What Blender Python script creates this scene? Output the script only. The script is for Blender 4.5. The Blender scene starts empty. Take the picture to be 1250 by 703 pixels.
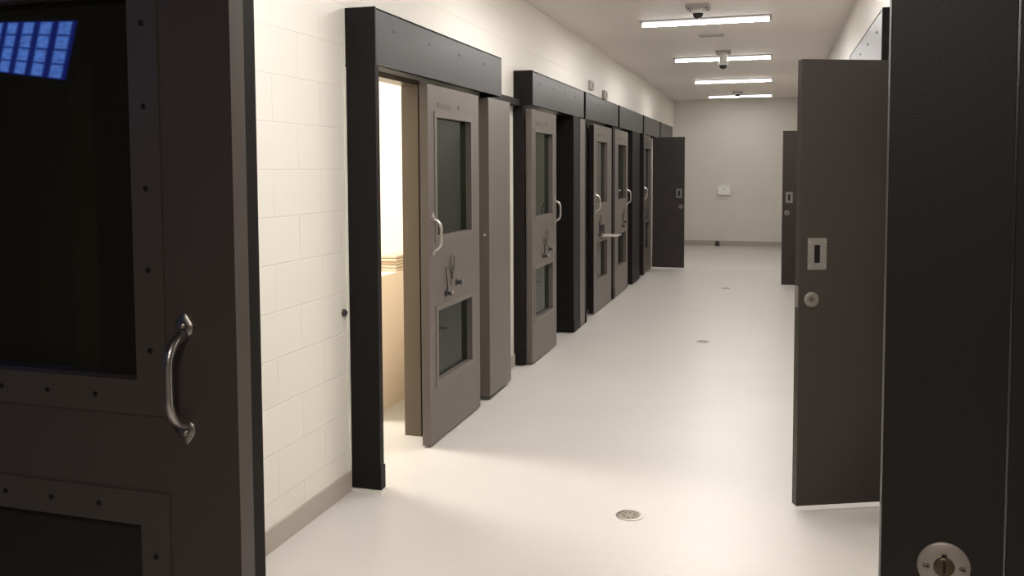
import bpy, bmesh, math, random
from mathutils import Vector, Matrix
random.seed(4)
S = bpy.context.scene
C = S.collection
PI = math.pi

# ------------------------------------------------------------------ camera
F, YP, YAW, TILT, ROLL = 1060.0, 267.0, 0.2929, 0.0573, -0.0044
fw = Vector((-math.sin(YAW)*math.cos(TILT), math.cos(YAW)*math.cos(TILT), -math.sin(TILT)))
r0 = Vector((math.cos(YAW), math.sin(YAW), 0)); u0 = r0.cross(fw)
rt = r0*math.cos(ROLL)+u0*math.sin(ROLL); up = -r0*math.sin(ROLL)+u0*math.cos(ROLL)
cd = bpy.data.cameras.new('camera'); cam = bpy.data.objects.new('camera', cd); C.objects.link(cam)
M = Matrix((rt, up, -fw)).transposed().to_4x4(); M.translation = Vector((0, 0, 1.6))
cam.matrix_world = M
cd.sensor_width = 36; cd.lens = F/1250*36; cd.shift_y = -(351.5-YP)/1250; cd.clip_start = .02
S.camera = cam

# ------------------------------------------------------------------ world, exposure
w = bpy.data.worlds.new('world'); S.world = w; w.use_nodes = True
w.node_tree.nodes['Background'].inputs[0].default_value = (.9, .85, .8, 1)
w.node_tree.nodes['Background'].inputs[1].default_value = .02
S.view_settings.view_transform = 'Standard'; S.view_settings.look = 'None'
S.view_settings.gamma = 1; S.view_settings.use_curve_mapping = False
S.view_settings.exposure = 0.0
TUBE = 155.0          # emission of the corridor fixtures
CELL = 115.0          # lamp inside the first cell
ROOM_FILL = 44.0          # added fill lamp behind the camera, lights the foreground door

# ------------------------------------------------------------------ materials
def nodes(name):
    m = bpy.data.materials.new(name); m.use_nodes = True
    nt = m.node_tree; return m, nt, nt.nodes['Principled BSDF']
def paint(name, col, rough=.5, metal=0, bump=.0, bscale=300, var=.0, vscale=4, spec=.5):
    m, nt, b = nodes(name)
    b.inputs['Base Color'].default_value = (*col, 1); b.inputs['Roughness'].default_value = rough
    b.inputs['Metallic'].default_value = metal; b.inputs['Specular IOR Level'].default_value = spec
    tc = nt.nodes.new('ShaderNodeTexCoord')
    if var:
        n = nt.nodes.new('ShaderNodeTexNoise'); n.inputs['Scale'].default_value = vscale; n.inputs['Detail'].default_value = 5
        nt.links.new(tc.outputs['Object'], n.inputs['Vector'])
        mx = nt.nodes.new('ShaderNodeMix'); mx.data_type = 'RGBA'
        mx.inputs[6].default_value = (*[c*(1-var) for c in col], 1); mx.inputs[7].default_value = (*[c*(1+var) for c in col], 1)
        nt.links.new(n.outputs['Fac'], mx.inputs[0]); nt.links.new(mx.outputs[2], b.inputs['Base Color'])
    if bump:
        n = nt.nodes.new('ShaderNodeTexNoise'); n.inputs['Scale'].default_value = bscale; n.inputs['Detail'].default_value = 3
        nt.links.new(tc.outputs['Object'], n.inputs['Vector'])
        bp = nt.nodes.new('ShaderNodeBump'); bp.inputs['Strength'].default_value = bump; bp.inputs['Distance'].default_value = .002
        nt.links.new(n.outputs['Fac'], bp.inputs['Height']); nt.links.new(bp.outputs[0], b.inputs['Normal'])
    return m
def block(name, col, axis, joint=.955):
    """painted concrete block, 0.4 x 0.2 m, in the plane of the wall"""
    m, nt, b = nodes(name); L = nt.links
    b.inputs['Roughness'].default_value = .45; b.inputs['Specular IOR Level'].default_value = .35
    tc = nt.nodes.new('ShaderNodeTexCoord'); sp = nt.nodes.new('ShaderNodeSeparateXYZ'); cb = nt.nodes.new('ShaderNodeCombineXYZ')
    L.new(tc.outputs['Object'], sp.inputs[0]); L.new(sp.outputs[axis], cb.inputs[0]); L.new(sp.outputs[2], cb.inputs[1])
    br = nt.nodes.new('ShaderNodeTexBrick'); br.offset = .5
    br.inputs['Color1'].default_value = (*col, 1); br.inputs['Color2'].default_value = (*[c*.985 for c in col], 1)
    br.inputs['Mortar'].default_value = (*[c*joint for c in col], 1)
    br.inputs['Scale'].default_value = 1; br.inputs['Brick Width'].default_value = .4; br.inputs['Row Height'].default_value = .2
    br.inputs['Mortar Size'].default_value = .004; br.inputs['Mortar Smooth'].default_value = .6
    L.new(cb.outputs[0], br.inputs['Vector']); L.new(br.outputs['Color'], b.inputs['Base Color'])
    inv = nt.nodes.new('ShaderNodeMath'); inv.operation = 'SUBTRACT'; inv.inputs[0].default_value = 1; L.new(br.outputs['Fac'], inv.inputs[1])
    n = nt.nodes.new('ShaderNodeTexNoise'); n.inputs['Scale'].default_value = 90; n.inputs['Detail'].default_value = 4
    L.new(tc.outputs['Object'], n.inputs['Vector'])
    ad = nt.nodes.new('ShaderNodeMath'); ad.operation = 'MULTIPLY_ADD'; ad.inputs[1].default_value = .12
    L.new(n.outputs['Fac'], ad.inputs[0]); L.new(inv.outputs[0], ad.inputs[2])
    bp = nt.nodes.new('ShaderNodeBump'); bp.inputs['Strength'].default_value = .38; bp.inputs['Distance'].default_value = .004
    L.new(ad.outputs[0], bp.inputs['Height']); L.new(bp.outputs[0], b.inputs['Normal'])
    return m
def glow(name, col, s):
    m = bpy.data.materials.new(name); m.use_nodes = True; nt = m.node_tree; nt.nodes.clear()
    e = nt.nodes.new('ShaderNodeEmission'); o = nt.nodes.new('ShaderNodeOutputMaterial')
    e.inputs[0].default_value = (*col, 1); e.inputs[1].default_value = s; nt.links.new(e.outputs[0], o.inputs[0]); return m
def pane_mat(name, tint, ior=1.6):
    """dark tinted security glass: tinted see-through under a mirror coat"""
    m = bpy.data.materials.new(name); m.use_nodes = True; nt = m.node_tree; nt.nodes.clear(); L = nt.links
    t = nt.nodes.new('ShaderNodeBsdfTransparent'); t.inputs[0].default_value = (*tint, 1)
    d = nt.nodes.new('ShaderNodeBsdfDiffuse'); d.inputs[0].default_value = (*[c*.35 for c in tint], 1)
    g = nt.nodes.new('ShaderNodeBsdfGlossy'); g.inputs['Roughness'].default_value = .02
    f = nt.nodes.new('ShaderNodeFresnel'); f.inputs[0].default_value = ior
    a = nt.nodes.new('ShaderNodeMixShader'); a.inputs[0].default_value = .5
    b = nt.nodes.new('ShaderNodeMixShader'); o = nt.nodes.new('ShaderNodeOutputMaterial')
    L.new(t.outputs[0], a.inputs[1]); L.new(d.outputs[0], a.inputs[2]); L.new(f.outputs[0], b.inputs[0])
    L.new(a.outputs[0], b.inputs[1]); L.new(g.outputs[0], b.inputs[2]); L.new(b.outputs[0], o.inputs[0]); return m

WALLC = (.80, .77, .70)
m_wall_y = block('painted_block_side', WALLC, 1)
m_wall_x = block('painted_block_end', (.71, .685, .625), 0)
m_cellwall = block('painted_block_cell', (.84, .79, .68), 1)
m_ceil = paint('ceiling_paint', (.76, .71, .66), .55, bump=.1, bscale=60)
m_base = paint('cove_base', (.43, .385, .335), .5, var=.05)
m_caulk = paint('white_caulk', (.8, .77, .7), .6)
m_door = paint('door_paint', (.120, .101, .090), .40, bump=.12, bscale=500, var=.06, vscale=3)
m_door_dark = paint('guard_door_paint', (.088, .070, .064), .38, bump=.12, bscale=500, var=.06)
m_post = paint('post_paint', (.010, .0078, .0075), .55, bump=.1, bscale=400, var=.1, spec=.18)
m_jambblack = paint('black_jamb_paint', (.023, .019, .0165), .45, bump=.15, bscale=400, var=.12)
m_head = paint('header_paint', (.024, .023, .023), .36, bump=.15, bscale=300, var=.06, spec=.32)
m_jamb = paint('jamb_paint', (.115, .085, .060), .35, bump=.1)
m_bezel = paint('bezel_paint', (.133, .113, .100), .40)
m_bezel_dark = paint('guard_bezel_paint', (.092, .078, .070), .38, bump=.1)
m_screw = paint('black_screw', (.01, .009, .009), .4)
m_chrome = paint('chrome', (.60, .57, .56), .30, metal=1, bump=.25, bscale=120)
m_steel = paint('brushed_steel', (.42, .40, .37), .35, metal=1, bump=.2, bscale=200)
m_plate = paint('satin_plate', (.50, .45, .40), .5, metal=.35, var=.12, vscale=60)
m_strike = paint('dull_strike', (.22, .205, .19), .5, metal=.3, var=.1, vscale=80)
m_brass = paint('lock_brass', (.16, .12, .07), .4, metal=.6)
m_white = paint('white_plastic', (.88, .87, .84), .4)
m_pan = paint('grey_pan', (.25, .235, .22), .6)
m_grey = paint('grey_plastic', (.42, .40, .37), .5)
m_fit = paint('pale_fitting', (.50, .46, .42), .5)
m_dark = paint('dark_plastic', (.03, .028, .03), .3)
m_smoke = paint('smoked_dome', (.03, .028, .028), .08)
m_label = paint('label_grey', (.09, .075, .07), .5)
m_room = paint('control_room_wall', (.50, .46, .30), .7)
m_roomdark = paint('control_room_dark', (.12, .12, .09), .8)
m_glass = pane_mat('cell_glass', (.05, .07, .045), 1.36)
m_glass_dark = pane_mat('guard_glass', (.13, .125, .09))
m_low = paint('tan_wall_paint', (.80, .66, .52), .7)
m_linen = paint('linen', (.62, .5, .38), .9)

# floor: pale resin with fine flakes and faint broad streaks
m_floor, nt, b = nodes('resin_floor'); L = nt.links
tc = nt.nodes.new('ShaderNodeTexCoord')
n1 = nt.nodes.new('ShaderNodeTexNoise'); n1.inputs['Scale'].default_value = 1.3; n1.inputs['Detail'].default_value = 4
n2 = nt.nodes.new('ShaderNodeTexNoise'); n2.inputs['Scale'].default_value = 130; n2.inputs['Detail'].default_value = 2
L.new(tc.outputs['Object'], n1.inputs['Vector']); L.new(tc.outputs['Object'], n2.inputs['Vector'])
mx = nt.nodes.new('ShaderNodeMix'); mx.data_type = 'RGBA'
mx.inputs[6].default_value = (.58, .55, .515, 1); mx.inputs[7].default_value = (.66, .63, .59, 1)
L.new(n1.outputs['Fac'], mx.inputs[0])
mx2 = nt.nodes.new('ShaderNodeMix'); mx2.data_type = 'RGBA'; mx2.blend_type = 'MULTIPLY'; mx2.inputs[0].default_value = .12
L.new(mx.outputs[2], mx2.inputs[6]); L.new(n2.outputs['Fac'], mx2.inputs[7]); L.new(mx2.outputs[2], b.inputs['Base Color'])
mp = nt.nodes.new('ShaderNodeMapping'); mp.inputs['Scale'].default_value = (.6, 5, 1); L.new(tc.outputs['Object'], mp.inputs[0])
n3 = nt.nodes.new('ShaderNodeTexNoise'); n3.inputs['Scale'].default_value = 1.5; n3.inputs['Detail'].default_value = 3
L.new(mp.outputs[0], n3.inputs['Vector'])
bp = nt.nodes.new('ShaderNodeBump'); bp.inputs['Strength'].default_value = .25; bp.inputs['Distance'].default_value = .01
L.new(n3.outputs['Fac'], bp.inputs['Height']); L.new(bp.outputs[0], b.inputs['Normal'])
b.inputs['Roughness'].default_value = .34; b.inputs['Specular IOR Level'].default_value = .5

# ------------------------------------------------------------------ mesh helpers
def bx(bm, x0, y0, z0, x1, y1, z1, bev=0):
    g = bmesh.ops.create_cube(bm, size=1)
    for v in g['verts']:
        v.co = Vector((x0+(v.co.x+.5)*(x1-x0), y0+(v.co.y+.5)*(y1-y0), z0+(v.co.z+.5)*(z1-z0)))
    if bev:
        es = list({e for v in g['verts'] for e in v.link_edges})
        bmesh.ops.bevel(bm, geom=es, offset=bev, segments=2, affect='EDGES', profile=.6)
def lathe(bm, prof, c, axis='z', seg=32, sx=1, sz=1):
    """prof = [(radius, height)], turned about an axis through c; axis 'y-' points towards -Y"""
    rings = []
    for r, h in prof:
        ring = []
        for k in range(seg):
            a = 2*PI*k/seg; p, q = r*math.cos(a)*sx, r*math.sin(a)*sz
            if axis == 'z': v = (p, q, h)
            elif axis == 'y-': v = (p, -h, q)
            else: v = (h, p, q)
            ring.append(bm.verts.new(Vector(c)+Vector(v)))
        rings.append(ring)
    for a, b_ in zip(rings, rings[1:]):
        for k in range(seg):
            try: bm.faces.new((a[k], a[(k+1) % seg], b_[(k+1) % seg], b_[k]))
            except ValueError: pass
    for ring in (rings[0], rings[-1]):
        try: bm.faces.new(ring)
        except ValueError: pass
    bmesh.ops.recalc_face_normals(bm, faces=bm.faces)
def tube(bm, pts, rads, seg=14, flat=1.0):
    rings = []
    for i, p in enumerate(pts):
        p = Vector(p); a = Vector(pts[max(i-1, 0)]); c = Vector(pts[min(i+1, len(pts)-1)])
        t = (c-a).normalized(); s = t.cross(Vector((1, 0, 0)))
        if s.length < .1: s = t.cross(Vector((0, 1, 0)))
        s.normalize(); q = t.cross(s).normalized(); r = rads[i] if isinstance(rads, (list, tuple)) else rads
        rings.append([bm.verts.new(p+s*r*flat*math.cos(2*PI*k/seg)+q*r*math.sin(2*PI*k/seg)) for k in range(seg)])
    for a, b_ in zip(rings, rings[1:]):
        for k in range(seg): bm.faces.new((a[k], a[(k+1) % seg], b_[(k+1) % seg], b_[k]))
    bm.faces.new(rings[0]); bm.faces.new(rings[-1]); bmesh.ops.recalc_face_normals(bm, faces=bm.faces)
def build(name, bm, mat, parent=None, smooth=False, loc=None, rotz=0):
    me = bpy.data.meshes.new(name); bm.normal_update(); bm.to_mesh(me); bm.free()
    me.materials.append(mat)
    if smooth:
        for p in me.polygons: p.use_smooth = True
        me.set_sharp_from_angle(angle=math.radians(40))
    o = bpy.data.objects.new(name, me); C.objects.link(o)
    if parent: o.parent = parent
    if loc: o.location = loc
    o.rotation_euler.z = rotz
    return o
def tag(o, label, cat, group=None, kind=None):
    o['label'] = label; o['category'] = cat
    if group: o['group'] = group
    if kind: o['kind'] = kind
    return o
def empty(name, loc, rotz=0):
    o = bpy.data.objects.new(name, None); C.objects.link(o); o.location = loc; o.rotation_euler.z = rotz
    o.empty_display_size = .1; return o
def struct(name, boxes, mat, label, cat, bev=0):
    bm = bmesh.new()
    for q in boxes: bx(bm, *q, bev)
    o = build(name, bm, mat); return tag(o, label, cat, kind='structure')
def dup(root, loc, label, rotz=None):
    r = root.copy(); C.objects.link(r); r.location = loc; r['label'] = label
    if rotz is not None: r.rotation_euler.z = rotz
    for ch in list(root.children):
        c = ch.copy(); C.objects.link(c); c.parent = r
        for g in list(ch.children):
            d = g.copy(); C.objects.link(d); d.parent = c
    return r

# ------------------------------------------------------------------ room shell
XL, XR, YB, H = -2.01, .64, 18.4, 3.0
openings = [(3.97, 4.78), (7.45, 8.22), (8.86, 9.60), (11.15, 11.86), (13.02, 13.75)]
struct('floor', [(-6.4, -3.6, -.1, 2.2, YB+.2, 0)], m_floor, 'pale grey glossy resin floor running down the corridor', 'floor')
struct('ceiling', [(-5.4, 1.46, H, 2.2, YB+.2, H+.1)], m_ceil, 'plain pale ceiling over the cell corridor', 'ceiling')
ys = [1.6]+[v for o in openings for v in o]+[YB]
lw = [(XL-.10, ys[i], 0, XL, ys[i+1], 2.12) for i in range(0, len(ys), 2)]+[(XL-.10, 1.6, 2.12, XL, YB, H)]
struct('wall_left', lw, m_wall_y, 'cream painted block wall holding the row of cell doorways', 'wall')
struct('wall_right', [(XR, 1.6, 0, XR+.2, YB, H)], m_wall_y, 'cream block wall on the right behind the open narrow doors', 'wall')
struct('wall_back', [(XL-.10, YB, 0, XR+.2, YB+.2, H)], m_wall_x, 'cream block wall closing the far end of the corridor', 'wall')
struct('wall_front', [(-6.4, 1.46, 0, -1.052, 1.6, H), (.345, 1.46, 0, 2.2, 1.6, H), (-1.052, 1.46, 2.25, .345, 1.6, H)],
       m_roomdark, 'dark wall between the control room and the corridor', 'wall')
# cove base strips, broken at the door frames
struct('baseboard_left', [(XL, 1.6, 0, XL+.012, 3.84, .10), (XL, 5.0, 0, XL+.012, 5.6, .10), (XL, 6.22, 0, XL+.012, 6.72, .10), (XL, 14.85, 0, XL+.012, YB, .10)],
       m_base, 'grey brown cove base along the foot of the left wall', 'baseboard')
struct('baseboard_back', [(XL+.012, YB-.012, 0, XR-.012, YB, .10)], m_base, 'grey cove base across the foot of the end wall', 'baseboard')
struct('baseboard_right', [(XR-.012, 1.6, 0, XR, 4.2, .10), (XR-.012, 6.7, 0, XR, YB-.012, .10)], m_base, 'grey cove base along the foot of the right wall', 'baseboard')

# the cells behind the left wall
XC = XL-.10
struct('wall_cell_back', [(-5.4, 1.6, 0, -5.2, YB, H)], m_cellwall, 'bright cream rear wall inside the cells', 'wall')
parts = [(-5.2, y-.06, 0, XC, y+.06, H) for y in (3.0, 6.55, 8.5, 10.7, 12.5, 14.9)]
struct('wall_cell_partition', parts, m_cellwall, 'bright block partitions between the cells', 'wall')

# ------------------------------------------------------------------ pull handle (local: front is -Y)
def handle(parent, x, zc, half=.1, out=.048, r=.0085):
    bm = bmesh.new(); n = 18; pts = []; rs = []
    for i in range(n+1):
        t = i/n; a = -half*.86+t*half*1.72
        d = out*min(1, (1-abs(2*t-1)**3.6)**.6+.02) if 0 < t < 1 else .004
        pts.append((x, -d-.004, zc+a)); rs.append(r*(1.25-.25*math.sin(PI*t)) if 0 < t < 1 else r*1.3)
    tube(bm, pts, rs)
    h = build('door_handle', bm, m_chrome, parent, True)
    for s in (-1, 1):
        bm = bmesh.new(); prof = []
        seg = 28; cz = zc+s*half
        rings = []
        for rr, hh in ((1, 0), (.98, .004), (.75, .0075), (.4, .009)):
            ring = []
            for k in range(seg):
                a = 2*PI*k/seg; px, pz = math.cos(a), math.sin(a)
                tip = 1+.45*max(0, pz*s)**3
                nar = 1-.35*max(0, pz*s)**2
                ring.append(bm.verts.new((x+.0205*rr*px*nar, -hh, cz+.0205*rr*pz*tip)))
            rings.append(ring)
        for a_, b_ in zip(rings, rings[1:]):
            for k in range(seg): bm.faces.new((a_[k], a_[(k+1) % seg], b_[(k+1) % seg], b_[k]))
        bm.faces.new(rings[0]); bm.faces.new(rings[-1]); bmesh.ops.recalc_face_normals(bm, faces=bm.faces)
        build('handle_mount', bm, m_steel, h, True)
        bm = bmesh.new(); lathe(bm, [(.0055, .009), (.0055, .0115), (.003, .0135)], (x, 0, cz+s*.004), 'y-', 14)
        build('screw', bm, m_chrome, h, True)
    return h

# ------------------------------------------------------------------ windowed steel door (local: x width, front -Y, z up)
def holed_panel(bm, W, z0, z1, T, holes):
    """slab W wide with rectangular holes (x0,x1,za,zb) stacked in z"""
    holes = sorted(holes, key=lambda h: h[2]); zc = z0
    for (a, b_, c, d) in holes:
        bx(bm, 0, 0, zc, W, T, c); bx(bm, 0, 0, c, a, T, d); bx(bm, b_, 0, c, W, T, d); zc = d
    bx(bm, 0, 0, zc, W, T, z1)
    bmesh.ops.remove_doubles(bm, verts=bm.verts, dist=1e-5)
def bezel(bm, a, b_, c, d, wdt, t, y=0):
    bx(bm, a-wdt, y-t, d, b_+wdt, y, d+wdt); bx(bm, a-wdt, y-t, c-wdt, b_+wdt, y, c)
    bx(bm, a-wdt, y-t, c, a, y, d); bx(bm, b_, y-t, c, b_+wdt, y, d)
def cell_door(name, loc, rotz, W, mirror, label, mats=(m_door, m_bezel, m_glass), T=.05, win=(.165, .765), hz=1.225, bez=.035,
              flap=False, wz=((.365, .775), (1.21, 1.90)), hx=.075, top=2.08, hardware=True, screws=False, edge=False):
    root = empty(name, loc, rotz); tag(root, label, 'door', kind='structure')
    mx_ = (lambda v: W-v) if mirror else (lambda v: v)
    a, b_ = sorted((mx_(win[0]), mx_(win[1])))
    holes = [(a, b_, z[0], z[1]) for z in wz]
    xf0 = a+.02; 
    if flap:                                     # food pass opening with its flap let down
        fa, fb = a+.14, a+.46; holes.append((fa, fb, .84, .96))
    bm = bmesh.new(); holed_panel(bm, W, .012, top, T, holes); build('door_leaf', bm, mats[0], root)
    for z in wz:
        bm = bmesh.new(); bezel(bm, a, b_, z[0], z[1], bez, .004); f = build('window_frame', bm, mats[1], root)
        bm = bmesh.new(); bx(bm, a+.0005, T-.016, z[0]+.0005, b_-.0005, T-.008, z[1]-.0005); build('glass_pane', bm, mats[2], f)
        if screws:
            k = bez*.5; pts = [(b_+k, z[0]+.06+i*(z[1]-z[0]-.12)/(4 if z[1]-z[0] > .6 else 2)) for i in range(5 if z[1]-z[0] > .6 else 3)]
            pts += [(a-k, p[1]) for p in pts]
            pts += [(a+.10+i*(b_-a-.2)/4, zz) for i in range(5) for zz in (z[0]-k, z[1]+k)]
            for (sx, sz) in pts:
                bm = bmesh.new(); lathe(bm, [(.0055, 0), (.0055, .0015), (.003, .0028)], (sx, -.004, sz), 'y-', 12)
                build('screw', bm, m_screw, f, True)
    handle(root, mx_(hx), hz)
    if edge:
        bm = bmesh.new(); bx(bm, -.003, .004, .02, 0, T, top-.01); build('edge_strip', bm, m_post, root)  # dark strip laid over the near edge of the leaf
    if hardware:
        # stamped grey lettering strip above the upper window
        bm = bmesh.new(); bx(bm, a+.02, -.002, 1.957, a+.24, 0, 1.985, .0005); bx(bm, a+.36, -.002, 1.965, a+.39, 0, 1.99, .0005)
        build('number_strip', bm, m_label, root)
        # food pass lock: arched keeper above, two knobs and a rod below
        c = mx_(.36)
        bm = bmesh.new(); n = 12
        pts = [(c-.028, -.008, .985)]+[(c+.028*math.cos(PI-PI*i/n), -.010, 1.055+.028*math.sin(PI*i/n)) for i in range(n+1)]+[(c+.028, -.008, .985)]
        tube(bm, pts, .004, 8); build('lock_guard', bm, m_bezel, root, True)
        bm = bmesh.new(); bx(bm, c-.02, -.010, .975, c+.024, 0, 1.01, .002); bx(bm, c-.006, -.007, .935, c+.012, 0, .975, .001); build('keyhole_block', bm, m_dark, root)
        if not flap:
            bm = bmesh.new(); bx(bm, c-.02, -.006, .90, c+.05, 0, .93, .002); build('latch_plate', bm, m_bezel, root)
        for kx, kz in ((-.095, .862), (.085, .905)):
            bm = bmesh.new(); lathe(bm, [(.022, 0), (.022, .006), (.012, .012), (.012, .026), (.017, .028), (.014, .036), (.005, .038)], (c+kx, 0, kz), 'y-', 20)
            kn = build('latch_knob', bm, m_dark, root, True)
            bm = bmesh.new(); lathe(bm, [(.009, .038), (.007, .044), (.002, .046)], (c+kx+.004, 0, kz+.006), 'y-', 14); build('knob_tip', bm, m_steel, kn, True)
        bm = bmesh.new(); tube(bm, [(c-.11, -.006, 1.02), (c-.108, -.010, .95), (c-.10, -.012, .88)], [.003, .004, .005], 8); build('latch_rod', bm, m_dark, root, True)
    if flap:
        bm = bmesh.new(); bx(bm, fa, -.20, .838, fb, 0, .846, .001); build('food_flap', bm, m_plate, root)
        bm = bmesh.new(); bx(bm, fa, T-.006, .84, fb, T, .96); build('pass_cover', bm, m_dark, root)
    return root

# ------------------------------------------------------------------ sliding door surrounds on the left wall
XH = -1.85                                      # face of headers and posts
def header(y0, y1, label, x0=XL, x1=XH, ends=('near',)):
    root = empty('track_housing', ((x0+x1)/2, y0, 2.11)); cx = (x0+x1)/2
    tag(root, label, 'door header', 'sliding door track housings')
    s = 1 if x1 > x0 else -1
    lo, hi = min(x0, x1)-cx, max(x0, x1)-cx
    bm = bmesh.new(); bx(bm, (hi-.006 if s > 0 else lo), .012, 0, (hi if s > 0 else lo+.006), y1-y0, .27); bx(bm, lo, .012, .262, hi, y1-y0, .27); bx(bm, lo, .05, 0, hi-.01 if s > 0 else hi, y1-y0, .02) if False else None
    build('cover_plate', bm, m_head, root)
    bm = bmesh.new(); bx(bm, lo, 0, 0, hi, .012, .275); build('end_cap', bm, m_post, root)
    bm = bmesh.new(); bx(bm, lo, y1-y0, 0, hi, y1-y0+.012, .27); build('end_cap', bm, m_post, root)
    bm = bmesh.new(); bx(bm, lo+.02, .02, .03, hi-.03, y1-y0-.01, .10); build('track_rail', bm, m_post, root)
    for k in range(4):
        yy = .22+k*(y1-y0-.5)/3.2
        bm = bmesh.new(); q = hi if s > 0 else lo
        lathe(bm, [(.008, 0), (.008, .002*s), (.004, .004*s)], (q, yy, .185), 'x', 12); build('screw', bm, m_screw, root, True)
    return root
header(3.86, 5.88, 'nearest dark steel track housing above the first sliding cell door')
header(6.72, 8.66, 'steel track housing above the second sliding cell door')
header(8.76, 10.68, 'steel track housing above the third sliding cell door')
header(10.80, 12.79, 'steel track housing above the fourth sliding cell door')
header(12.92, 14.78, 'steel track housing above the last cell door by the far open leaf')
header(14.90, 16.72, 'farthest steel track housing, nearest the end wall')
header(4.66, 6.60, 'steel track housing on the right wall above the open narrow door', x0=XR, x1=.50)

def post(n, y0, y1, label, z1=2.11, x1=XH, m=m_post, shoe=True):
    bm = bmesh.new(); bx(bm, XL-.004, y0, .02, x1, y1, z1, .003)
    if shoe: bx(bm, XL+.002, y0-.004, .012, x1+.006, y1+.004, .13, .003)
    o = build('trim_%d' % n, bm, m); tag(o, label, 'door post', kind='structure')
    return o
post(1, 3.855, 3.90, 'black steel post at the near side of the first cell doorway')
post(2, 6.70, 6.745, 'black steel post just before the second cell door', x1=-1.925)
post(3, 8.20, 8.48, 'black steel post beyond the dark opening of the second cell')
post(4, 8.74, 8.80, 'thin black post before the third cell doorway')
post(17, 10.40, 10.55, 'black upright filling the dark gap between the third and fourth cell doors', x1=-1.862)  # black piece added to darken the gap between these doors
struct('trim_18', [(XL+.01, 8.50, .02, XH, 8.72, 2.10)], m_door, 'narrow grey strip standing for the lit post side beyond the second doorway', 'door post')  # grey paint here stands for light on the post's side face
post(5, 11.84, 12.50, 'black steel post beyond the fourth cell door')
post(6, 12.86, 12.95, 'thin black post before the last cell door')
bm = bmesh.new(); bx(bm, XL, 3.838, .01, XL+.006, 3.853, 2.10); bx(bm, XL, 3.838, 0, XH+.016, 3.912, .010); tag(build('trim_16', bm, m_caulk), 'thin white caulk line beside the near black post', 'caulk', kind='structure')
# inner jambs lining the wall openings (the far reveal of each doorway)
for i, (a, b_) in enumerate(openings):
    o = struct('trim_%d' % (7+i), [(XC-.002, b_-.03, 0.0, XL+.003, b_+.0, 2.12), (XC-.002, a, 0, XL+.003, a+.03, 2.12), (XC-.002, a+.03, 2.09, XL+.003, b_-.03, 2.12)],
               m_jamb if i == 0 else m_post, ['tan painted jamb lining the lit first cell doorway', 'dark jamb lining the second cell doorway', 'dark jamb lining the third cell doorway',
               'dark jamb lining the fourth cell doorway', 'dark jamb lining the last cell doorway'][i], 'door jamb')
# pocket panel behind which the first door slides, and the angle above it
bm = bmesh.new(); bx(bm, XL+.02, 5.62, .03, -1.858, 6.12, 2.085, .004)
pp = build('pocket_panel', bm, m_door); tag(pp, 'tall plain grey brown steel panel just beyond the first cell door', 'panel')
bm = bmesh.new(); lathe(bm, [(.009, 0), (.009, .004), (.004, .007)], (-1.89, 5.62, 1.15), 'y-', 16); build('bolt', bm, m_chrome, pp, True)
bm = bmesh.new(); bx(bm, XL, 5.895, 2.10, -1.93, 6.742, 2.15); tag(build('wall_rail', bm, m_post), 'short dark steel angle on the wall between first and second housings', 'rail')

# ------------------------------------------------------------------ cell doors (rotated so the front faces the corridor)
XD = -1.868
R90 = PI/2
cell_door('door_1', (XD, 4.56, 0), R90, .88, False, 'nearest sliding cell door on the left, ajar beside the lit doorway', win=(.13, .72), hx=.06)
cell_door('door_2', (XD, 6.755, 0), R90, .82, True, 'second cell door, slid toward the camera with a dark opening beyond it', win=(.15, .72), hx=.06)
cell_door('door_3', (XD, 9.28, 0), R90, 1.06, False, 'third cell door, with its food flap let down flat', flap=True, edge=True)
cell_door('door_4', (XD, 10.58, 0), R90, .98, True, 'fourth cell door from the camera, pale pull handle on its far edge', edge=True)
cell_door('door_5', (XD, 12.96, 0), R90, 1.00, False, 'last cell door on the left, next to the open plain leaf', edge=True)

# ------------------------------------------------------------------ plain narrow leaves standing open
def plain_leaf(name, loc, rotz, W, label, flip=False):
    """x=0 is the free edge (or x=W when flip)"""
    root = empty(name, loc, rotz); tag(root, label, 'door', kind='structure')
    bm = bmesh.new(); bx(bm, 0, 0, .034, W, .045, 2.088, .0015); build('door_leaf', bm, m_leaf, root)
    q = (lambda v: W-v) if flip else (lambda v: v)
    x0, x1 = sorted((q(.034), q(.130)))
    bm = bmesh.new(); bezel(bm, (x0+x1)/2-.014, (x0+x1)/2+.014, 1.165, 1.248, .031, .004); f = build('strike_plate', bm, m_strike, root)
    bm = bmesh.new(); bx(bm, (x0+x1)/2-.014, -.0015, 1.165, (x0+x1)/2+.014, .0, 1.248); build('slot', bm, m_post, f)
    for sx, sz in ((-.037, 1.262), (.037, 1.262), (-.037, 1.151), (.037, 1.151)):
        bm = bmesh.new(); lathe(bm, [(.004, 0), (.004, .001), (.002, .002)], ((x0+x1)/2+sx, -.004, sz), 'y-', 10); build('screw', bm, m_steel, f, True)
    p0, p1 = sorted((q(.002), q(.17)))
    bm = bmesh.new(); bx(bm, p0, -.004, .948, p1, 0, 1.076, .001); lp = build('lock_plate', bm, m_leaf, root)
    cx = q(.056)
    bm = bmesh.new(); lathe(bm, [(.035, .004), (.035, .009), (.031, .013), (.024, .014), (.0235, .010), (.001, .010)], (cx, 0, .998), 'y-', 36); k = build('lock_ring', bm, m_strike, lp, True)
    bm = bmesh.new(); lathe(bm, [(.013, .010), (.013, .014), (.010, .015)], (cx, 0, .998), 'y-', 24); bx(bm, cx-.003, -.017, .990, cx+.003, -.014, 1.008); build('lock_core', bm, m_brass, k)
    bm = bmesh.new(); xe0, xe1 = (-.002, 0) if not flip else (W, W+.002)
    bx(bm, xe0, .010, .96, xe1, .035, 1.06); build('latch_faceplate', bm, m_strike, root)
    return root
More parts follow.
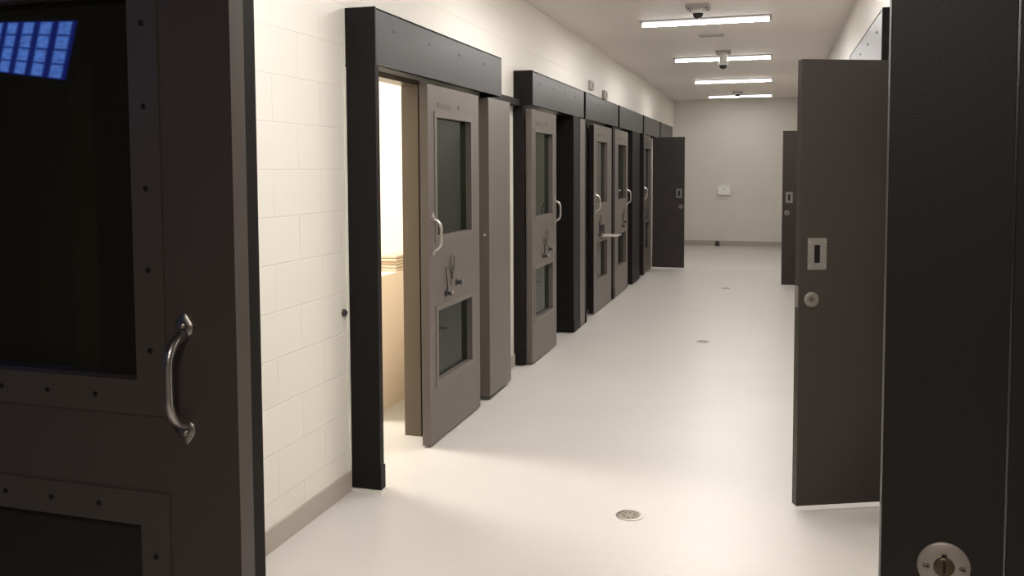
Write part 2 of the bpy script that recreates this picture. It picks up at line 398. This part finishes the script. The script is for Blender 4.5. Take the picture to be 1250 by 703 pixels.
m_leaf = paint('leaf_paint', (.026, .0195, .0165), .45, bump=.12, bscale=500, var=.05)
plain_leaf('door_6', (.117, 4.15, 0), math.radians(24), .42, 'plain narrow door leaf open at right, nearest the camera, silver strike plate')
plain_leaf('door_7', (.115, 12.1, 0), math.radians(10), .50, 'farther narrow door leaf open on the right, mostly hidden by the nearer one')
plain_leaf('door_8', (-1.84, 13.80, 0), 0, .50, 'plain dark door leaf open across the left side at the far end', flip=True)
# frame stub the near right leaf hangs from
struct('trim_12', [(.50, 4.335, 0, XR, 4.38, 2.11)], m_post, 'dark steel frame the near right door leaf hangs from', 'door frame')
struct('trim_13', [(.56, 12.20, 0, XR, 12.26, 2.11)], m_post, 'dark steel frame of the farther right door', 'door frame')

# ------------------------------------------------------------------ guard door in the foreground, left
cell_door('door_9', (-2.06, 1.40, 0), 0, 1.095, True, 'dark foreground door leaf at far left with screwed glass panels and chrome handle',
          mats=(m_door_dark, m_bezel_dark, m_glass_dark), T=.044, win=(.225, .90), hz=1.20, bez=.068, wz=((.36, .90), (1.19, 1.94)), hx=.113, top=2.18, hardware=False, screws=True)
struct('trim_14', [(-1.12, 1.455, 0, -1.046, 1.605, 2.25)], m_post, 'black frame edge behind the foreground door leaf', 'door frame')
# right jamb of the foreground doorway with its lock
struct('trim_15', [(.163, 1.40, 0, .330, 1.425, 2.4), (.334, 1.404, 0, .62, 1.46, 2.4)], m_jambblack, 'tall black steel jamb filling the right edge of the view', 'door frame', bev=.0015)
lk = empty('jamb_lock', (.250, 1.40, 1.004)); tag(lk, 'round silver lock plate with keyhole on the black jamb at lower right', 'lock')
bm = bmesh.new(); lathe(bm, [(.0365, 0), (.0365, .003), (.034, .005), (.0150, .005), (.0145, .003), (.001, .003)], (0, 0, 0), 'y-', 48); build('escutcheon', bm, m_plate, lk, True)
bm = bmesh.new(); lathe(bm, [(.0140, .002), (.0140, .0062), (.012, .0075), (.001, .0075)], (0, 0, 0), 'y-', 32); cy = build('lock_cylinder', bm, m_brass, lk, True)
bm = bmesh.new(); bx(bm, -.0018, -.0082, -.009, .0018, -.0076, .0095); bx(bm, -.0035, -.0062, .0128, .0035, -.0050, .0195, .0005); build('keyhole', bm, m_screw, cy)
for s in (-1, 1):
    bm = bmesh.new(); lathe(bm, [(.0052, .005), (.0052, .0058), (.003, .0066)], (s*.0245, 0, -.001), 'y-', 16); sc = build('screw', bm, m_steel, lk, True)
    bm = bmesh.new(); bx(bm, s*.0245-.0035, -.0070, -.0022, s*.0245+.0035, -.0064, -.0006); build('screw_slot', bm, m_screw, sc)

# ------------------------------------------------------------------ ceiling lights
def light_fixture(y, label, mat, side):
    root = empty('ceiling_light', (-.645, y, H)); tag(root, label, 'light', 'strip lights along the corridor ceiling')
    bm = bmesh.new(); bx(bm, -.605, -.12, -.007, .605, .12, 0, .002); build('housing', bm, m_pan, root)  # pan widened and greyed to damp the halo on the ceiling
    bm = bmesh.new(); bx(bm, -.585, -.032, -.037, .585, .032, -.007, .006); df = build('diffuser', bm, side, root)
    df.data.materials.append(mat)
    for p in df.data.polygons: p.material_index = 1 if p.normal.z < -.8 else 0
    for s in (-1, 1):
        bm = bmesh.new(); bx(bm, s*.592-.007, -.034, -.040, s*.592+.007, .034, -.007, .001); build('end_cap', bm, m_white, root)
    return root
for y, k, lab in ((8.48, 1.0, 'nearest visible white strip light across the corridor ceiling'), (11.40, .95, 'second strip light, behind the hanging dome camera'),
                  (14.36, .9, 'third strip light from the camera, unbroken'), (17.38, .28, 'farthest strip light, closest to the end wall'),
                  (5.55, 1.45, 'strip light overhead above the first cell door, out of view'), (2.65, 1.4, 'strip light just inside the doorway, out of view')):
    light_fixture(y, lab, glow('fluorescent_lens', (1, .96, .935), TUBE*k), glow('fluorescent_lens_side', (1, .96, .935), 8*k))

# ------------------------------------------------------------------ dome cameras
def dome(loc, label, drop=.03, bracket=.09):
    root = empty('dome_camera', loc); tag(root, label, 'camera', 'dome cameras on the corridor ceiling')
    bm = bmesh.new(); bx(bm, -bracket, -bracket, -.03, bracket, bracket, 0, .004); build('mount_box', bm, m_grey, root)
    for sx in (-1, 1):
        for sy in (-1, 1):
            bm = bmesh.new(); lathe(bm, [(.007, -.030), (.007, -.036), (.004, -.038)], (sx*bracket*.75, sy*bracket*.75, 0), 'z', 10); build('bolt', bm, m_dark, root, True)
    bm = bmesh.new(); lathe(bm, [(.045, -.03), (.045, -.04-drop), (.060, -.045-drop), (.060, -.065-drop), (.050, -.07-drop)], (0, 0, 0)); build('collar', bm, m_white, root, True)
    bm = bmesh.new(); lathe(bm, [(.048, -.068-drop)]+[(.048*math.cos(a), -.068-drop-.048*math.sin(a)) for a in [PI/2*k/8 for k in range(1, 8)]], (0, 0, 0)); build('dome', bm, m_smoke, root, True)
    return root
dome((-.645, 7.72, H), 'dome camera just in front of the nearest strip light', drop=0, bracket=.10)
dome((-.60, 10.80, H), 'dome camera hanging in front of the second strip light', drop=.10)
dome((-.66, 16.6, H), 'small dome camera in front of the farthest strip light', drop=-.02)

# flush ceiling vent, floor drains and small fittings
vt = empty('ceiling_vent', (-.65, 9.48, H)); tag(vt, 'small grey flush vent in the ceiling between first two strip lights', 'vent')
bm = bmesh.new(); bezel_b = .015
bx(bm, -.13, -.075, -.008, .13, -.06, 0); bx(bm, -.13, .06, -.008, .13, .075, 0); bx(bm, -.13, -.06, -.008, -.115, .06, 0); bx(bm, .115, -.06, -.008, .13, .06, 0)
build('vent_frame', bm, m_grey, vt)
for k in range(6):
    bm = bmesh.new(); bx(bm, -.115, -.052+k*.018, -.006, .115, -.042+k*.018, -.001); build('vent_slat', bm, m_grey, vt)
def drain(x, y, label):
    root = empty('floor_drain', (x, y, 0)); tag(root, label, 'drain', 'round floor drains')
    bm = bmesh.new(); lathe(bm, [(.062, .0), (.062, .003), (.058, .004), (.047, .004), (.047, .001), (.001, .001)], (0, 0, 0), 'z', 40); build('rim', bm, m_steel, root, True)
    bm = bmesh.new(); lathe(bm, [(.044, .001), (.044, .0035), (.001, .0035)], (0, 0, 0), 'z', 36); g = build('grate', bm, m_drain, root)
    for k in range(8):
        a = 2*PI*k/8; bm = bmesh.new(); lathe(bm, [(.006, .0035), (.006, .0041), (.001, .0041)], (.028*math.cos(a), .028*math.sin(a), 0), 'z', 10); build('drain_hole', bm, m_screw, g)
    return root
m_drain = paint('drain_metal', (.30, .26, .20), .5, metal=.5, var=.2, vscale=40)
drain(-.62, 3.91, 'round metal floor drain nearest the camera')
drain(-.61, 8.11, 'second floor drain, halfway down the corridor')
drain(-.60, 11.82, 'third floor drain, farthest away, small and faint')

ib = empty('intercom_box', (-.98, YB, 1.145)); tag(ib, 'white box with a dark button on the end wall', 'intercom')
bm = bmesh.new(); bx(bm, -.12, -.06, -.095, .12, 0, .095, .004); build('casing', bm, m_white, ib)
bm = bmesh.new(); lathe(bm, [(.022, .05), (.022, .056), (.012, .06)], (0, 0, .015), 'y-', 18); build('button', bm, m_dark, ib, True)
bm = bmesh.new(); bx(bm, -.26, -.012, -.04, -.16, 0, .04, .003); tag(build('cover_plate', bm, m_wall_x, None, loc=(-.98, YB, 1.145)), 'cream plate standing for the shadow left of the white box on the end wall', 'shadow plate')  # this plate and the next stand where shadows flank the box
bm = bmesh.new(); bx(bm, .16, -.012, -.04, .26, 0, .04, .003); tag(build('cover_plate', bm, m_wall_x, None, loc=(-.98, YB, 1.145)), 'cream plate standing for the shadow right of the white box on the end wall', 'shadow plate')
bm = bmesh.new(); lathe(bm, [(.045, 0), (.045, .03), (.038, .06), (.034, .10), (.015, .105)], (0, 0, 0), 'z', 20)
tag(build('door_stop', bm, m_dark, None, True, loc=(-1.10, YB-.10, 0)), 'small black stop on the floor at the end wall', 'door stop')
bm = bmesh.new(); lathe(bm, [(.020, 0), (.018, .010), (.010, .018), (.004, .019)], (0, 0, 0), 'x', 20)
tag(build('wall_bumper', bm, m_dark, None, True, loc=(XL, 3.80, .90)), 'small round black bumper on the left wall beside the near black post', 'bumper')
for y, z, lab in ((9.74, 2.54, 'small grey fitting high on the left wall, the nearer of two'), (10.58, 2.50, 'small grey fitting high on the left wall, the farther of two')):
    rf = empty('wall_fitting', (XL, y, z)); tag(rf, lab, 'fitting', 'grey fittings above the track housings')
    bm = bmesh.new(); bx(bm, 0, -.09, -.05, .035, .09, .05, .006); build('back_box', bm, m_fit, rf)
    bm = bmesh.new(); lathe(bm, [(.03, .035), (.03, .045), (.015, .05)], (0, 0, 0), 'x', 18); build('lens', bm, m_plate, rf, True)

# ------------------------------------------------------------------ inside the first cell
struct('wall_cell_privacy', [(-2.62, 4.95, 0, -2.46, 6.49, .90)], m_low, 'low tan painted privacy wall inside the lit cell', 'wall')
bm = bmesh.new()
for k in range(5):
    bx(bm, -.075+.004*(k % 2), -.16+.006*(k % 3), .022*k, .07-.003*(k % 3), .16, .022*k+.020, .008)
tag(build('folded_linen', bm, m_linen, None, loc=(-2.54, 5.60, .90)), 'stack of folded tan cloths on the low wall in the lit cell', 'linen')
cl = empty('cell_light', (-3.6, 4.7, H)); tag(cl, 'bright square light on the ceiling of the first cell', 'light')
bm = bmesh.new(); bx(bm, -.32, -.32, -.05, .32, .32, 0, .004); build('housing', bm, m_white, cl)
ld = bpy.data.lights.new('cell_lamp', 'AREA'); ld.energy = CELL; ld.size = .6; ld.color = (1, .95, .86)
lo = bpy.data.objects.new('cell_lamp', ld); C.objects.link(lo); lo.parent = cl; lo.location = (0, 0, -.06)

# ------------------------------------------------------------------ control room behind the camera (seen only in the dark glass)
struct('wall_room_left', [(-6.4, -3.6, 0, -6.2, 1.46, H)], m_room, 'dim wall of the control room', 'wall')
struct('wall_room_back', [(-6.2, -3.6, 0, 2.2, -3.4, H)], m_roomdark, 'dark rear wall of the control room', 'wall')
struct('wall_room_right', [(2.0, -3.4, 0, 2.2, 1.46, H)], m_roomdark, 'dark side wall of the control room', 'wall')
struct('wall_room_pillar', [(-5.5, -2.9, 0, -5.25, -2.65, 2.45)], m_room, 'pale pillar in the dim control room', 'pillar')
struct('ceiling_room', [(-6.4, -3.6, H, 2.2, 1.46, H+.1)], m_roomdark, 'dark ceiling of the control room', 'ceiling')
rl = empty('room_fill', (.3, -1.2, H)); tag(rl, 'added fill light, unseen behind the camera, for the foreground door', 'light')  # added lamp, unseen, brightens the foreground leaf and its handle
bm = bmesh.new(); bx(bm, -.32, -.32, -.05, .32, .32, 0, .004); build('housing', bm, m_white, rl)
ld = bpy.data.lights.new('room_fill_lamp', 'AREA'); ld.energy = ROOM_FILL; ld.size = .6; ld.color = (1, .88, .80)
lo = bpy.data.objects.new('room_fill_lamp', ld); C.objects.link(lo); lo.parent = rl; lo.location = (0, 0, -.06)

# security monitor, mirrored in the upper glass of the foreground door
TR = Vector((-3.9935, -1.4295, 2.4939)); BR = Vector((-3.9928, -1.3562, 2.1411)); TL = Vector((-5.4757, -2.2497, 2.6907))
SHIFT = Vector((0, .02, 0))
wv = (TR-TL); hv = (TR-BR); SW, SH = 1.85, .36
X_ = wv.normalized(); Z_ = (hv-X_*hv.dot(X_)).normalized(); Y_ = Z_.cross(X_)
mon = empty('security_monitor', TR-X_*SW*.5-Z_*SH*.5+SHIFT); tag(mon, 'blue screen showing a grid of camera pictures, mirrored in the left glass', 'monitor')
mm = Matrix((X_, Y_, Z_)).transposed().to_4x4(); mm.translation = mon.location; mon.matrix_world = mm
m_scr = bpy.data.materials.new('camera_grid'); m_scr.use_nodes = True; nt = m_scr.node_tree; nt.nodes.clear(); L = nt.links
tc = nt.nodes.new('ShaderNodeTexCoord'); sp = nt.nodes.new('ShaderNodeSeparateXYZ'); L.new(tc.outputs['Generated'], sp.inputs[0])
def mth(op, a, b_=None, c=None):
    n = nt.nodes.new('ShaderNodeMath'); n.operation = op
    for i, v in enumerate((a, b_, c)):
        if v is None: continue
        if isinstance(v, (int, float)): n.inputs[i].default_value = v
        else: L.new(v, n.inputs[i])
    return n.outputs[0]
gx = mth('FRACT', mth('MULTIPLY', sp.outputs[0], 5)); gz = mth('FRACT', mth('MULTIPLY', sp.outputs[2], 4))
edge = mth('SMOOTH_MIN', mth('MULTIPLY', mth('SUBTRACT', .36, mth('ABSOLUTE', mth('SUBTRACT', gx, .5))), 9), mth('MULTIPLY', mth('SUBTRACT', .49, mth('ABSOLUTE', mth('SUBTRACT', gz, .5))), 9), .2)
nz = nt.nodes.new('ShaderNodeTexNoise'); nz.inputs['Scale'].default_value = 14; nz.inputs['Detail'].default_value = 3; L.new(tc.outputs['Generated'], nz.inputs[0])
fac = mth('MULTIPLY', mth('MAXIMUM', mth('MINIMUM', edge, 1.0), 0.0), mth('MULTIPLY_ADD', nz.outputs['Fac'], 1.5, .05))
cr = nt.nodes.new('ShaderNodeValToRGB'); L.new(fac, cr.inputs[0])
cr.color_ramp.elements[0].color = (.004, .012, .16, 1); cr.color_ramp.elements[1].color = (.13, .30, .95, 1)
e = nt.nodes.new('ShaderNodeEmission'); o_ = nt.nodes.new('ShaderNodeOutputMaterial'); L.new(cr.outputs[0], e.inputs[0]); e.inputs[1].default_value = 10; L.new(e.outputs[0], o_.inputs[0])
bm = bmesh.new(); bx(bm, -SW/2-.02, -.05, -SH/2-.02, SW/2+.02, -.004, SH/2+.02, .004); build('casing', bm, m_dark, mon)
bm = bmesh.new(); bx(bm, -SW/2, -.004, -SH/2, SW/2, 0, SH/2); build('screen', bm, m_scr, mon)
bm = bmesh.new(); bx(bm, -.03, -.045, SH/2+.02, .03, -.01, SH/2+.25, .002); build('ceiling_arm', bm, m_dark, mon)
